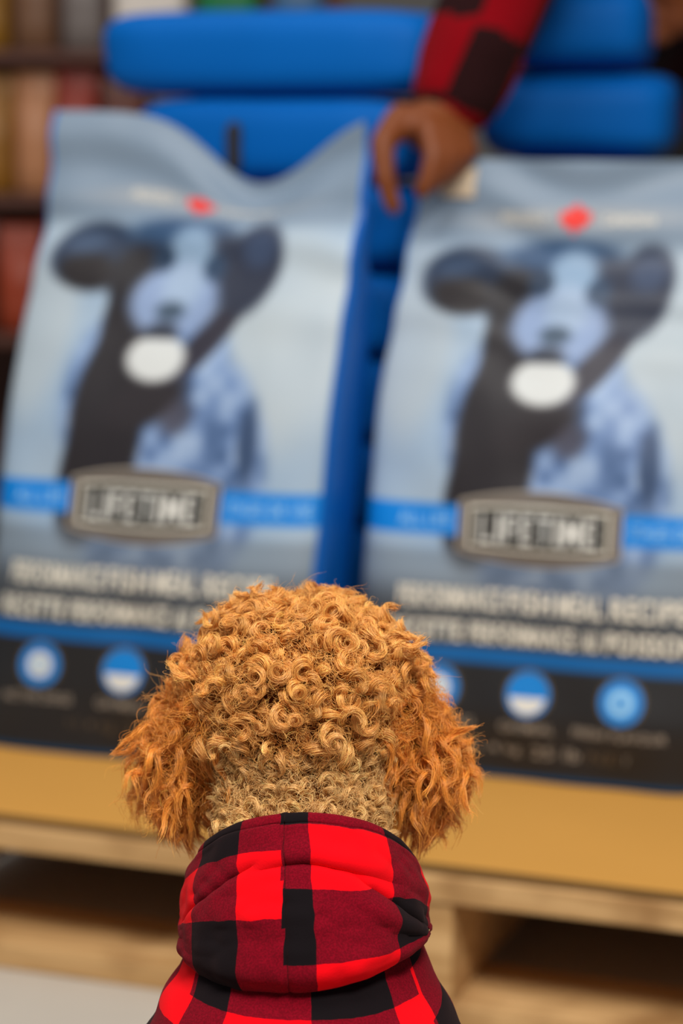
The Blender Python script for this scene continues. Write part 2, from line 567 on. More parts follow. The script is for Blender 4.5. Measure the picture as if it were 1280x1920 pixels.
class Bag:
    def __init__(self, name, fx, fy, W, D, H, lean, roll, label, group, sag, axis_shift, seed, y0, yaw_extra=0.0):
        self.y0, self.span = y0, 1405.0 - y0
        fr = PG(fx, fy, DECK)
        self.W, self.D, self.H, self.lean, self.roll = W, D, H, math.tan(math.radians(lean)), math.tan(math.radians(roll))
        ya = YAW + math.radians(yaw_extra)
        self.cx = np.array([math.cos(ya), -math.sin(ya), 0]); self.cy = np.array([math.sin(ya), math.cos(ya), 0])
        self.base = fr + self.cy * (D * 0.40)
        self.sag, self.seed, self.shift = sag, seed, axis_shift
        self.root = empty(name, self.base, label, 'bag', group)
        self.body()

    def prof(self, t):
        wd = self.W * (0.955 + 0.045 * sstep(0, 0.1, t)) * (1 - 0.03 * sstep(0.55, 0.95, t))
        dp = self.D * (0.80 + 0.20 * sstep(0, 0.12, t)) * (1 - sstep(0.50, 1.0, t) * 0.985)
        return wd, dp

    def shape(self, x, y, t):
        """local bag coords (x across, y depth, t height fraction) -> world"""
        sd = self.seed
        u = x / self.W
        z = t * self.H
        top = sstep(0.80, 1.0, t)
        z = z - self.sag * top * np.exp(-((u - 0.15) / 0.22) ** 2)
        yy = y + 0.010 * sstep(0.45, 1, t) * vnoise(u * 3 + sd, t * 4, sd) + 0.004 * vnoise(u * 7 + sd, t * 10, sd + 3)
        yy = yy + 0.016 * top * np.sin(u * 5 + sd)
        yy = yy + 0.004 * sstep(.6, .8, t) * np.sin((t * 60 + u * 4 + vnoise(u * 3, t * 5, sd) * 2))
        yy = yy + self.lean * z
        xx = x + self.roll * z + 0.004 * vnoise(t * 5, sd, 1.5) * np.abs(u) * 2
        q = self.base + xx[..., None] * self.cx + yy[..., None] * self.cy
        q = q + z[..., None] * np.array([0, 0, 1.0])
        return q

    def front(self, s, t, off=0.0):
        """front-film point for art coordinates s in 0..1 (0.5 = art axis), t"""
        s, t = np.asarray(s, float), np.asarray(t, float)
        wd, dp = self.prof(t)
        u = np.clip(s + self.axis(t) - 0.5, -0.497, 0.497)
        y = -dp / 2 * (1 - np.abs(2 * u) ** 6.0) ** (1 / 6.0) - off
        return self.shape(u * wd, y, t)

    def axis(self, t):
        return self.shift * (1 - t)

    def body(self):
        NS, NT = 230, 250
        # front half finely sampled, back half coarse
        uf = np.sin(np.linspace(-1, 1, NS) * math.pi / 2) * 0.5
        ub = np.sin(np.linspace(1, -1, 60) * math.pi / 2)[1:-1] * 0.5
        tt = np.linspace(0, 1, NT)
        U = np.concatenate([uf, ub]); sg = np.concatenate([-np.ones(NS), np.ones(58)])
        Ug, Tg = np.meshgrid(U, tt); Sg = np.broadcast_to(sg, Ug.shape)
        wd, dp = self.prof(Tg)
        y = Sg * dp / 2 * (1 - np.minimum(1, np.abs(2 * Ug)) ** 6.0) ** (1 / 6.0)
        q = self.shape(Ug * wd, y, Tg).reshape(-1, 3)
        nU = len(U)
        F = grid_faces(nU, NT, True)
        cb = len(q)
        q = np.concatenate([q, [q[:nU].mean(0)]])
        for i in range(nU):
            F.append((cb, (i + 1) % nU, i))
        o = mk('bag_film', q, F, M_art, self.root)
        s = Ug + 0.5 - self.axis(Tg)
        img = art(s, Tg, self.y0)
        gus = np.where(Sg > 0, 1.0, sstep(0.478, 0.484, np.where(Ug < 0, Ug * -0.985, Ug)))
        img = blend(img, BLUE, gus)
        c = np.concatenate([img.reshape(-1, 3), [BLUE]])
        c = np.concatenate([s2l(c), np.ones((len(c), 1))], 1)
        at = o.data.color_attributes.new('print', 'FLOAT_COLOR', 'POINT')
        at.data.foreach_set('color', c.ravel())

    # ---- flat print pieces that follow the film
    def strip(self, name, xs, lo, hi, mat, off, n=3):
        """area between two curves lo(x), hi(x) (art x in px units / y in px units)"""
        xs = np.asarray(xs, float)
        k = np.linspace(0, 1, n)[:, None]
        Y = lo[None, :] * (1 - k) + hi[None, :] * k
        X = np.broadcast_to(xs[None, :], Y.shape)
        q = self.front(X / 600 + 0.5, 1 - (Y - self.y0) / self.span, off).reshape(-1, 3)
        return mk(name, q, grid_faces(len(xs), n), mat, self.root)

    def disc(self, name, cx, cy, r, mat, off, y0=-1.0, y1=1.0):
        # aspect: one art pixel across / up
        ax = self.W / 600; ay = self.H / self.span
        k = np.linspace(y0, y1, 15)
        hw = np.sqrt(np.maximum(0, 1 - k * k)) * r
        xx = np.linspace(-1, 1, 15)
        X = cx + hw[:, None] * xx[None, :] / ax * ay
        Y = cy + (k * r)[:, None] + 0 * X
        q = self.front(X / 600 + 0.5, 1 - (Y - self.y0) / self.span, off).reshape(-1, 3)
        return mk(name, q, grid_faces(15, 15), mat, self.root)

    def text(self, name, body, x0, x1, yc, h, mat, off=0.0016, bold=0.012, arch=0.0):
        cu = bpy.data.curves.new('t', 'FONT')
        cu.body = body
        cu.offset = bold
        cu.space_character = 1.16
        ob = bpy.data.objects.new('t', cu)
        COL.objects.link(ob)
        dg = bpy.context.evaluated_depsgraph_get(); dg.update()
        me = bpy.data.meshes.new_from_object(ob.evaluated_get(dg))
        bpy.data.objects.remove(ob); bpy.data.curves.remove(cu)
        n = len(me.vertices)
        v = np.empty(n * 3); me.vertices.foreach_get('co', v); v = v.reshape(-1, 3)
        lo, hi = v[:, :2].min(0), v[:, :2].max(0)
        a = (v[:, :2] - lo) / (hi - lo)
        X = x0 + a[:, 0] * (x1 - x0)
        Y = yc + h / 2 - a[:, 1] * h * (1 + arch * (1 - (2 * a[:, 0] - 1) ** 2)) + arch * h / 2 * (1 - (2 * a[:, 0] - 1) ** 2)
        q = self.front(X / 600 + 0.5, 1 - (Y - self.y0) / self.span, off)
        return place_mesh(name, me, q, mat, self.root)

    def printing(self):
        X = np.linspace(-1, 1, 25)
        cap = lambda w, cy, h, bow, x: (cy - h - bow * (1 - x ** 2), cy + h + bow * (1 - x ** 2))
        for nm, w, h, bow, mt, off in (('badge_outline', 136, 46, 22, M_ink_grey, 0.0008), ('badge_plaque', 130, 42, 21, M_ink_plaque, 0.0014),
                                       ('badge_frame', 117, 37, 5, M_ink_cream, 0.0020), ('badge_field', 112, 32.5, 4.5, M_ink_dark, 0.0026)):
            a, b = cap(w, 950, h, bow, X)
            self.strip(nm, X * w, a, b, mt, off, 5)
        xl = -97.0
        for ch, wl in zip('LIFETIME', (21, 8, 20, 21, 23, 8, 29, 21)):
            o = self.text('badge_letter', ch, xl, xl + wl, 951, 51, M_ink_white, 0.0034, 0.004)
            xl += wl + 6.2
        self.text('band_lettering', 'ALL LIFE', -235, -150, 943, 24, M_ink_pale)
        self.text('band_lettering', 'STAGES', 150, 212, 943, 24, M_ink_pale)
        self.text('band_lettering', 'DE VIE', 222, 290, 943, 24, M_ink_pale)
        for wd, a, b in (('PERFORMANCE', -228, -56), ('FISH', -46, 30), ('MEAL', 40, 112), ('RECIPE', 126, 246)):
            self.text('recipe_lettering', wd, a, b, 1082, 40, M_ink_cream, 0.0016, 0.03)
        for wd, a, b in (('RECETTE', -238, -118), ('PERFORMANCE', -106, 70), ('AU', 82, 108), ('POISSON', 120, 262)):
            self.text('recipe_lettering', wd, a, b, 1142, 36, M_ink_cream, 0.0016, 0.03)
        for k, cx in enumerate((-152, 0, 152)):
            self.disc('icon_ring', cx, 1245, 46, M_ink_dim, 0.0008)
            self.disc('icon_disc', cx, 1245, 41, M_ink_blue, 0.0014)
            if k == 1:
                self.disc('icon_mark', cx, 1245, 34, M_ink_white, 0.0022, 0.15, 1.0)
            else:
                self.disc('icon_mark', cx, 1245, 24, M_ink_pale if k == 2 else M_ink_white, 0.0022)
                self.disc('icon_centre', cx, 1245, 10, M_ink_blue if k == 2 else M_ink_pale, 0.0028)
            w = (62, 44, 76)[k]
            self.text('caption_lettering', ('ACTIVE DOGS', 'OATMEAL', 'FRESH FLAVOUR')[k], cx - w, cx + w, 1305, 17, M_ink_grey, 0.0014, 0.02)
        self.text('weight_lettering', '11.4 kg', -95, -10, 1350, 22, M_ink_dim if self.seed < 3 else M_ink_grey)
        self.text('weight_lettering', '25 lb', 10, 90, 1350, 22, M_ink_dim if self.seed < 3 else M_ink_grey)
        self.text('weight_lettering', 'NET', 105, 180, 1350, 20, M_ink_dim)
        # red maple leaf between two pale captions
        pts = [(0, 1), (.16, .62), (.42, .76), (.36, .32), (.72, .52), (.8, .3), (1, .28), (.86, .02), (.95, -.12), (.5, -.42), (.56, -.62), (.06, -.56), (.06, -1), (-.06, -1), (-.06, -.56), (-.56, -.62), (-.5, -.42), (-.95, -.12), (-.86, .02), (-1, .28), (-.8, .3), (-.72, .52), (-.36, .32), (-.42, .76), (-.16, .62)]
        L = np.array([(0, 0)] + pts)
        q = self.front(L[:, 0] * 29 / 600 + 0.5, 1 - (395 - L[:, 1] * 31 - self.y0) / self.span, 0.0014)
        n = len(pts)
        mk('maple_leaf', q, [(0, 1 + (i + 1) % n, 1 + i) for i in range(n)], M_ink_red, self.root, smooth=False)
        self.text('crest_lettering', 'PROUDLY', -130, -50, 396, 20, M_ink_cream, 0.0014, 0.0)
        self.text('crest_lettering', 'CANADIAN', 50, 135, 396, 20, M_ink_cream, 0.0014, 0.0)


bagL = Bag('dog_food_bag', 240, 1424, 0.402, 0.150, 0.000608 * 1160, 12.5, 1.5,
           'large pale blue dog food bag with sagging top standing on cardboard near the shelf', 'dog food bags standing on the pallet', 0.080, -0.030, 1.0, 245.0)
bagL.printing()
bagR = Bag('dog_food_bag', 972, 1462, 0.402, 0.150, 0.000584 * 1118, 12.5, 0.5,
           'large pale blue dog food bag gripped by the person at its top corner', 'dog food bags standing on the pallet', 0.0, 0.02, 5.0, 287.0)
bagR.printing()


# ------------------------------------------------------------------ stacked blue sacks behind
def sack_mesh(w, d, h, seed):
    nu, nv = 56, 28
    th = np.linspace(-math.pi, math.pi, nu, endpoint=False)
    ph = np.linspace(-math.pi / 2, math.pi / 2, nv)
    T, Q = np.meshgrid(th, ph)
    pw = lambda c, e: np.sign(c) * np.abs(c) ** e
    x = w / 2 * pw(np.cos(Q), 0.30) * pw(np.cos(T), 0.30)
    y = d / 2 * pw(np.cos(Q), 0.30) * pw(np.sin(T), 0.30)
    z = h / 2 * pw(np.sin(Q), 0.55)
    n = vnoise(x * 14 + seed, y * 14, z * 14 + seed) * 0.004 + vnoise(x * 30 + seed, y * 30, z * 22) * 0.0018
    k = np.cos(Q) ** 0.5
    x = x + n * np.sign(x) * k
    y = y + n * np.sign(y) * k
    z = z + 0.5 * n * (1 - np.abs(np.sin(Q)) ** 6)
    return np.stack([x, y, z + h / 2], -1).reshape(-1, 3), grid_faces(nu, nv, True)


ORD = ['topmost', 'second from the top', 'third from the top', 'fourth from the top', 'fifth from the top', 'sixth from the top', 'seventh from the top', 'bottommost']
bl0 = np.array([front0[0], front0[1], 0])


def w2l(p):
    q = np.asarray(p) - front0
    return np.array([q @ CX, q @ CY, q[2]])


def column(xa, xb, ydepth, ztop, layers, where, inset, turn=None, corner=None, deep=0.50):
    th = (ztop - DECK) / layers
    for k in range(layers):
        lay = layers - 1 - k
        da, db = inset[k] if k < len(inset) else (0.02, 0.02)
        w = xb - xa - da - db
        vs, fs = sack_mesh(w, deep, th * 0.995, k * 3.1 + xa * 50)
        loc = L2W(np.array([xa + da + w / 2, ydepth + deep / 2, DECK + lay * th + 0.0005]))
        o = mk('blue_sack', vs, fs, M_blue)
        o.location = loc
        rz = -YAW + random.uniform(-.02, .02)
        if turn is not None:
            rz = turn
            ex, ey = np.array([math.cos(rz), math.sin(rz), 0]), np.array([-math.sin(rz), math.cos(rz), 0])
            loc = corner - ex * (w / 2 + db) + ey * deep / 2
            loc[2] = DECK + lay * th + 0.0005
            o.location = loc
        o.rotation_euler = (0, 0, rz)
        tag(o, 'blue sack, ' + ORD[k if k < layers - 1 else 7] + ' in stack behind ' + where, 'sack', 'blue sacks stacked on the pallet')
        if k == 1 and 'sagging' in where:
            # dark grip slot in the end of the sack
            gx, gz = np.meshgrid(np.linspace(-1, 1, 9), np.linspace(-1, 1, 13))
            rr = np.sqrt(np.maximum(0, 1 - np.clip((np.abs(gz) - 0.7) / 0.3, 0, 1) ** 2))
            px = -w / 2 + 0.145 + gx * 0.008 * np.maximum(rr, .05)
            pz = th * 0.42 + gz * 0.030
            py = np.full_like(px, -deep / 2 - 0.009)
            v2 = np.stack([px, py, pz], -1).reshape(-1, 3)
            v3 = v2.copy(); v3[:, 1] += 0.012
            n2 = len(v2)
            f2 = grid_faces(9, 13)
            ring = list(range(9)) + [j * 9 + 8 for j in range(1, 13)] + [116 - i for i in range(1, 9)] + [(12 - j) * 9 for j in range(1, 12)]
            ff = list(f2) + [tuple(i + n2 for i in q[::-1]) for q in f2] + [(b, a, a + n2, b + n2) for a, b in zip(ring, ring[1:] + ring[:1])]
            me = bpy.data.meshes.new('grip_slot'); me.from_pydata(np.concatenate([v2, v3]).tolist(), [], ff)
            s = link('grip_slot', me, M_slot, o)
            s['label'] = 'dark oval grip slot'


STACK_Y = w2l(PG(300, 1398, DECK))[1] + 0.30


def x_at(px, yd, z):
    """place along the pallet front, at depth yd and height z, that photo column px sees"""
    lo, hi = -2.0, 2.0
    for _ in range(50):
        mid_ = (lo + hi) / 2
        q = L2W(np.array([mid_, yd, z])) - np.array([0, 0, CAM_H])
        dep = q[1] * math.cos(PITCH) - q[2] * math.sin(PITCH)
        if 640 + FPX * q[0] / dep < px: lo = mid_
        else: hi = mid_
    return lo


xa, xb = x_at(172, STACK_Y, 0.93), x_at(800, STACK_Y, 0.93)
column(xa, xb, STACK_Y, P(400, 20, 3.0)[2], 8, 'the bag with sagging top', [(0, 0), (0.045, 0.03)], deep=0.20)
column(0, 0.245, 0, P(1100, -35, 2.98)[2], 8, 'the gripped bag', [(0, 0.036), (0.0, 0.0)], turn=math.radians(-8), corner=P(1272, 200, 2.97), deep=0.45)

# ------------------------------------------------------------------ shelf with packets far behind
SH_Y = 4.55
sh = empty('display_shelf', (-0.75, SH_Y + 0.2, 0), 'brown metal display shelf with coloured packets behind the pallet', 'shelf')
for zz in (0.13, 0.44, 0.70, 0.965):
    v, f = box_geo((-0.75, SH_Y + 0.2, zz - 0.012), (0.75, 0.2, 0.011), 0, 0.003)
    mk('shelf_board', v, f, M_shelf, sh, smooth=False)
for xx in (-1.49, -0.01):
    v, f = box_geo((xx, SH_Y + 0.39, 0.65), (0.018, 0.018, 0.65), 0, 0.003)
    mk('upright', v, f, M_shelf, sh, smooth=False)
v, f = box_geo((-0.75, SH_Y + 0.412, 0.66), (0.75, 0.006, 0.62), 0, 0.001)
mk('back_panel', v, f, M_shelf, sh, smooth=False)


def packet(x, z, w, h, c, word, where):
    nu, nv = 24, 22
    th = np.linspace(-math.pi, math.pi, nu, endpoint=False)
    tt = np.linspace(0, 1, nv)
    T, V = np.meshgrid(th, tt)
    d = 0.09 * (0.75 + 0.25 * sstep(0, .2, V)) * (1 - 0.95 * sstep(.45, .97, V))
    pw = lambda q, e: np.sign(q) * np.abs(q) ** e
    xx = w / 2 * pw(np.cos(T), .5)
    yy = d / 2 * pw(np.sin(T), .6) + 0.003 * vnoise(xx * 40 + x * 9, V * 6, z * 9)
    q = np.stack([xx, yy, V * h], -1).reshape(-1, 3)
    F = grid_faces(nu, nv, True) + [tuple(range(nu))[::-1], tuple((nv - 1) * nu + i for i in range(nu))]
    o = mk('packet', q, F, mat_flat('packet_film', lin(*c), 0.45, 0.4, 0.15, 20))
    o.location = (x, SH_Y + 0.06, z + 0.0005)
    tag(o, word + ' stand-up packet on ' + where, 'packet', 'packets on the display shelf')


mid, low, hig = 'the middle board of the display shelf', 'the lower board of the display shelf', 'the upper board of the display shelf'
for x, w, h, c, wd in ((-0.66, .09, .22, (150, 100, 30), 'mustard brown'), (-0.575, .075, .225, (190, 130, 90), 'peach'), (-0.497, .078, .235, (150, 52, 36), 'tall brick red'), (-0.41, .085, .22, (100, 50, 36), 'dark maroon'),
                       (-0.32, .085, .21, (90, 70, 50), 'brown'), (-0.76, .09, .21, (130, 60, 40), 'rusty brown')):
    packet(x, 0.70, w, h, c, wd, mid)
for x, w, h, c, wd in ((-0.70, .085, .22, (70, 50, 40), 'dark brown'), (-0.61, .085, .20, (160, 62, 34), 'rust orange'), (-0.52, .085, .215, (134, 48, 34), 'deep red'), (-0.43, .085, .2, (120, 70, 60), 'dusty red')):
    packet(x, 0.44, w, h, c, wd, low)
for x, w, h, c, wd in ((-0.66, .085, .22, (150, 104, 30), 'ochre'), (-0.57, .08, .22, (120, 84, 60), 'coffee brown'), (-0.48, .08, .2, (120, 110, 106), 'warm grey'), (-0.355, .14, .24, (232, 222, 212), 'wide off-white'), (-0.21, .12, .24, (20, 120, 70), 'green'), (-0.08, .1, .22, (70, 110, 150), 'slate blue')):
    packet(x, 0.965, w, h, c, wd, hig)

# ------------------------------------------------------------------ person reaching over the sacks
pr = empty('person', (0.62, 3.72, 0.0), 'person in a red and black checked shirt reaching over to grip a bag', 'person')
HY = float(bagR.front(np.array([0.06]), np.array([1.0]))[0, 1]) - 0.035
wr = P(842, 200, HY + 0.045)            # wrist
pal_c = P(805, 240, HY + 0.02)
kn_i, kn_p = P(762, 232, HY), P(862, 262, HY + 0.035)
thumb = [P(752, 225, HY + 0.01), P(716, 268, HY - 0.02), P(722, 335, HY - 0.03), P(737, 388, HY - 0.03)]
fing = []
K = [P(800, 240, HY - 0.015), P(828, 246, HY - 0.008), P(852, 250, HY + 0.004), P(872, 250, HY + 0.018)]
T1 = [P(812, 290, HY - 0.035), P(842, 292, HY - 0.026), P(866, 290, HY - 0.014), P(884, 284, HY + 0.0)]
T2 = [P(801, 335, HY - 0.040), P(822, 330, HY - 0.030), P(845, 322, HY - 0.018), P(866, 310, HY - 0.006)]
T3 = [P(789, 360, HY - 0.038), P(806, 350, HY - 0.028), P(828, 340, HY - 0.016), P(850, 326, HY - 0.006)]
elb = P(1000, -165, HY + 0.11)
sho = np.array([0.33, 3.24, 1.33])
caps = [capsule(elb, wr, 0.046, 0.030), capsule(wr, pal_c, 0.031, 0.030), capsule(sho, elb, 0.062, 0.046),
        capsule(pal_c, K[0], 0.026, 0.0135), capsule(pal_c, K[1], 0.026, 0.0135), capsule(pal_c, K[2], 0.025, 0.0125), capsule(pal_c, K[3], 0.022, 0.0115),
        capsule(pal_c, thumb[0], 0.026, 0.020), capsule(thumb[0], thumb[1], 0.020, 0.0145), capsule(thumb[1], thumb[2], 0.0145, 0.0125), capsule(thumb[2], thumb[3], 0.0125, 0.010)]
for a, b, c, d, r in zip(K, T1, T2, T3, (0.0115, 0.0115, 0.011, 0.0095)):
    caps += [capsule(a, b, r + .001, r), capsule(b, c, r, r - .001), capsule(c, d, r - .001, r - .002)]
hip = np.array([0.62, 3.72, 0.93]); chest = np.array([0.52, 3.44, 1.30]); neck = np.array([0.48, 3.32, 1.46]); head = np.array([0.46, 3.23, 1.59])
sho2 = np.array([0.70, 3.46, 1.34]); elb2 = np.array([0.78, 3.42, 1.09]); wr2 = P(1312, 15, 3.36); han2 = P(1262, 30, 3.33)
caps += [capsule(hip, chest, 0.145, 0.155), capsule(chest, neck, 0.13, 0.062), capsule(neck, head, 0.06, 0.07), ellipsoid(head + [0, -0.01, 0.02], (0.078, 0.098, 0.115)),
         capsule(chest, sho, 0.12, 0.07), capsule(chest, sho2, 0.12, 0.07), capsule(sho2, elb2, 0.06, 0.046), capsule(elb2, wr2, 0.045, 0.032), capsule(wr2, han2, 0.030, 0.028),
         ellipsoid(head + [0, -0.105, 0.0], (0.014, 0.024, 0.024)), ellipsoid(head + [-0.08, 0, 0.01], (0.012, 0.022, 0.034)), ellipsoid(head + [0.08, 0, 0.01], (0.012, 0.022, 0.034)),
         ellipsoid(head + [0, -0.085, -0.05], (0.03, 0.02, 0.012))]
for i in range(4):
    b0 = han2 + np.array([-0.012, -0.008, 0.030 - 0.019 * i])
    b1 = b0 + np.array([-0.036, -0.004, -0.010]); b2 = b1 + np.array([-0.012, 0.004, -0.026])
    caps += [capsule(b0, b1, .0105, .0095), capsule(b1, b2, .0095, .008)]
caps += [capsule(han2 + [0.0, -0.02, .02], han2 + [-0.03, -0.035, .045], .0125, .010)]
for sx in (-1, 1):
    h = hip + [sx * 0.085, 0, -0.02]; kn = np.array([0.62 + sx * 0.10, 3.70, 0.50]); an = np.array([0.62 + sx * 0.11, 3.76, 0.09])
    caps += [capsule(h, kn, 0.088, 0.058), capsule(kn, an, 0.055, 0.038), capsule(an + [0, 0.02, -0.045], an + [0, -0.15, -0.055], 0.034, 0.03)]
me, v = remesh('body', caps, 0.0055, 5)
place_mesh('body', me, v, M_skin, pr)
# shirt: sleeves and trunk a little larger than the body
ax_ = (elb - wr) / np.linalg.norm(elb - wr)
cuff = wr + ax_ * 0.018
# right sleeve ends at the wrist cuff; the other is rolled to the elbow
bod = [capsule(cuff + ax_ * 0.03, elb, 0.058, 0.068), capsule(cuff + ax_ * 0.006, cuff + ax_ * 0.06, 0.054, 0.060), capsule(elb, sho, 0.066, 0.088), capsule(chest, sho, 0.15, 0.088), capsule(chest, sho2, 0.15, 0.088),
       capsule(hip + [0, 0, -0.01], chest, 0.170, 0.175), capsule(chest, neck - [0, 0, 0.03], 0.14, 0.085), capsule(sho2, elb2, 0.082, 0.066)]
me, v = remesh('shirt', bod, 0.009, 6)
v = v + 0.004 * np.stack([vnoise(v[:, 0] * 22, v[:, 1] * 22, v[:, 2] * 22 + k * 9) for k in range(3)], 1)
so = place_mesh('shirt', me, v, M_shirt, pr)
uvl = me.uv_layers.new(name='plaid')
li = np.empty(len(me.loops), int); me.loops.foreach_get('vertex_index', li)
side = np.cross(ax_, [0, 1.0, 0]); side /= np.linalg.norm(side)
rel = v - wr
along = rel @ ax_
row_ = np.floor((along - 0.085) / 0.09) + 1
uu = (rel @ side - 0.012) / 0.062 + 1.0 + row_
vv = np.where(along < 0.24, 1.5, along / 0.09)
uvl.data.foreach_set('uv', np.stack([uu[li] + 20, vv[li] + 20], 1).ravel())
# trousers, shoes, hair
tr = [capsule(hip + [0, 0, -0.02], hip + [0, 0, -0.09], 0.163, 0.15)]
for sx in (-1, 1):
    h = hip + [sx * 0.085, 0, -0.04]; kn = np.array([0.62 + sx * 0.10, 3.70, 0.50]); an = np.array([0.62 + sx * 0.11, 3.76, 0.13])
    tr += [capsule(h, kn, 0.110, 0.082), capsule(kn, an, 0.078, 0.062)]
me, v = remesh('trousers', tr, 0.010, 5)
place_mesh('trousers', me, v, M_trouser, pr)
for sx in (-1, 1):
    an = np.array([0.62 + sx * 0.11, 3.76, 0.09])
    me, v = remesh('shoe', [capsule(an + [0, 0.03, -0.042], an + [0, -0.17, -0.05], 0.046, 0.040), capsule(an, an + [0, 0, -0.03], 0.046, 0.046)], 0.008, 4)
    v[:, 2] = np.maximum(v[:, 2], 0.001)
    place_mesh('shoe', me, v, M_shoe, pr)
me, v = remesh('hair', [ellipsoid(head + [0, 0.02, 0.05], (0.088, 0.10, 0.10)), ellipsoid(head + [0, 0.05, 0.0], (0.082, 0.075, 0.10))], 0.008, 4)
place_mesh('hair', me, v, M_hairdark, pr)

# cream paper tag stuck on the bag beside the fingers
tg = P(836, 350, HY - 0.012)
nx_, nz_ = 10, 8
gx, gz = np.meshgrid(np.linspace(-1, 1, nx_), np.linspace(-1, 1, nz_))
sq = 0.085 + (gx + 1) / 2 * 0.11
tq = 0.935 + (gz + 1) / 2 * 0.050
fr_ = bagR.front(sq, tq, 0.003)
bk_ = bagR.front(sq, tq, 0.0015)
f2 = grid_faces(nx_, nz_); n2 = nx_ * nz_
mk('price_tag', np.concatenate([fr_.reshape(-1, 3), bk_.reshape(-1, 3)]), list(f2) + [tuple(i + n2 for i in q[::-1]) for q in f2], M_paper, origin=fr_.reshape(-1, 3).mean(0))
tag(bpy.data.objects['price_tag'], 'small cream paper tag stuck on the bag beneath the fingers', 'tag')

# ------------------------------------------------------------------ the dog
DX = float(P(565, 1300, 1.5)[0])
dog = empty('poodle', (DX, 1.36, 0.0), 'apricot curly poodle in a red and black checked hoodie facing the bags', 'dog')


def D(px, py, Y):
    return P(px, py, Y)


sk = D(565, 1262, 1.50)
ear_l0, ear_l1 = D(366, 1330, 1.515), D(345, 1448, 1.51)
ear_r0, ear_r1 = D(766, 1330, 1.515), D(790, 1448, 1.51)
nk0, nk1 = D(565, 1350, 1.50), D(570, 1640, 1.455)
parts = [ellipsoid(sk + [0, 0.005, 0.0], (0.0615, 0.066, 0.040)),
         ellipsoid(sk + [0, -0.006, -0.025], (0.058, 0.058, 0.045)),
         ellipsoid(sk + [0.0, 0.02, 0.006], (0.044, 0.055, 0.031)),
         capsule(sk + [0, 0.05, -0.035], sk + [0, 0.125, -0.055], 0.032, 0.019),
         capsule(nk0, nk1, 0.0455, 0.048),
         ellipsoid(sk + [0, 0.146, -0.050], (0.013, 0.012, 0.010))]
for a, b, sx in ((ear_l0, ear_l1, -1), (ear_r0, ear_r1, 1)):
    up = sk + [sx * 0.048, 0.012, -0.012]
    parts += [ellipsoid(sk + [sx * 0.050, 0.006, -0.016], (0.026, 0.034, 0.026))]
    parts += [capsule(up, a, 0.020, 0.017), capsule(a, b, 0.017, 0.021), ellipsoid(b + [0, 0, 0.004], (0.0205, 0.030, 0.036))]
# trunk sitting upright, haunches, legs, paws, tail
sh_c = np.array([DX, 1.42, 0.29]); ribs = np.array([DX, 1.385, 0.20]); rump = np.array([DX, 1.33, 0.085])
parts += [capsule(nk1, sh_c, 0.048, 0.064), capsule(sh_c, ribs, 0.066, 0.080), capsule(ribs, rump, 0.080, 0.078),
          capsule(sh_c + [0, 0.03, -0.01], ribs + [0, 0.055, 0.01], 0.055, 0.055)]
for sx in (-1, 1):
    sl = np.array([DX + sx * 0.050, 1.455, 0.245]); el = np.array([DX + sx * 0.052, 1.450, 0.150]); wt = np.array([DX + sx * 0.050, 1.490, 0.065]); pw_ = np.array([DX + sx * 0.050, 1.497, 0.022])
    parts += [capsule(sl, el, 0.036, 0.027), capsule(el, wt, 0.026, 0.019), capsule(wt, pw_, 0.019, 0.020), capsule(pw_, pw_ + [0, 0.030, -0.003], 0.021, 0.018)]
    hp = rump + [sx * 0.055, 0.0, 0.02]; st = np.array([DX + sx * 0.105, 1.425, 0.115]); hk = np.array([DX + sx * 0.098, 1.315, 0.040]); pf = np.array([DX + sx * 0.100, 1.445, 0.022])
    parts += [capsule(hp, st, 0.055, 0.040), capsule(st, hk, 0.036, 0.022), capsule(hk, pf, 0.022, 0.021), capsule(pf, pf + [0, 0.03, -0.003], 0.021, 0.018)]
parts += [capsule(rump + [0, -0.06, 0.0], rump + [0.02, -0.15, 0.02], 0.020, 0.014), capsule(rump + [0.02, -0.15, 0.02], rump + [0.03, -0.18, 0.06], 0.014, 0.022)]
dm, dv = remesh('body', parts, 0.0034, 8)
dv[:, 2] = np.maximum(dv[:, 2], 0.0008)
body = place_mesh('body', dm, dv, M_dogskin, dog)
v, f = ellipsoid(sk + [0, 0.155, -0.047], (0.013, 0.010, 0.010))
mk('nose', v, f, M_nose, dog)
for sx in (-1, 1):
    v, f = ellipsoid(sk + [sx * 0.026, 0.070, -0.018], (0.010, 0.008, 0.010))
    mk('eye', v, f, M_eye, dog)

# ---- hoodie: trunk, then the hood lying folded on the nape
hd = None


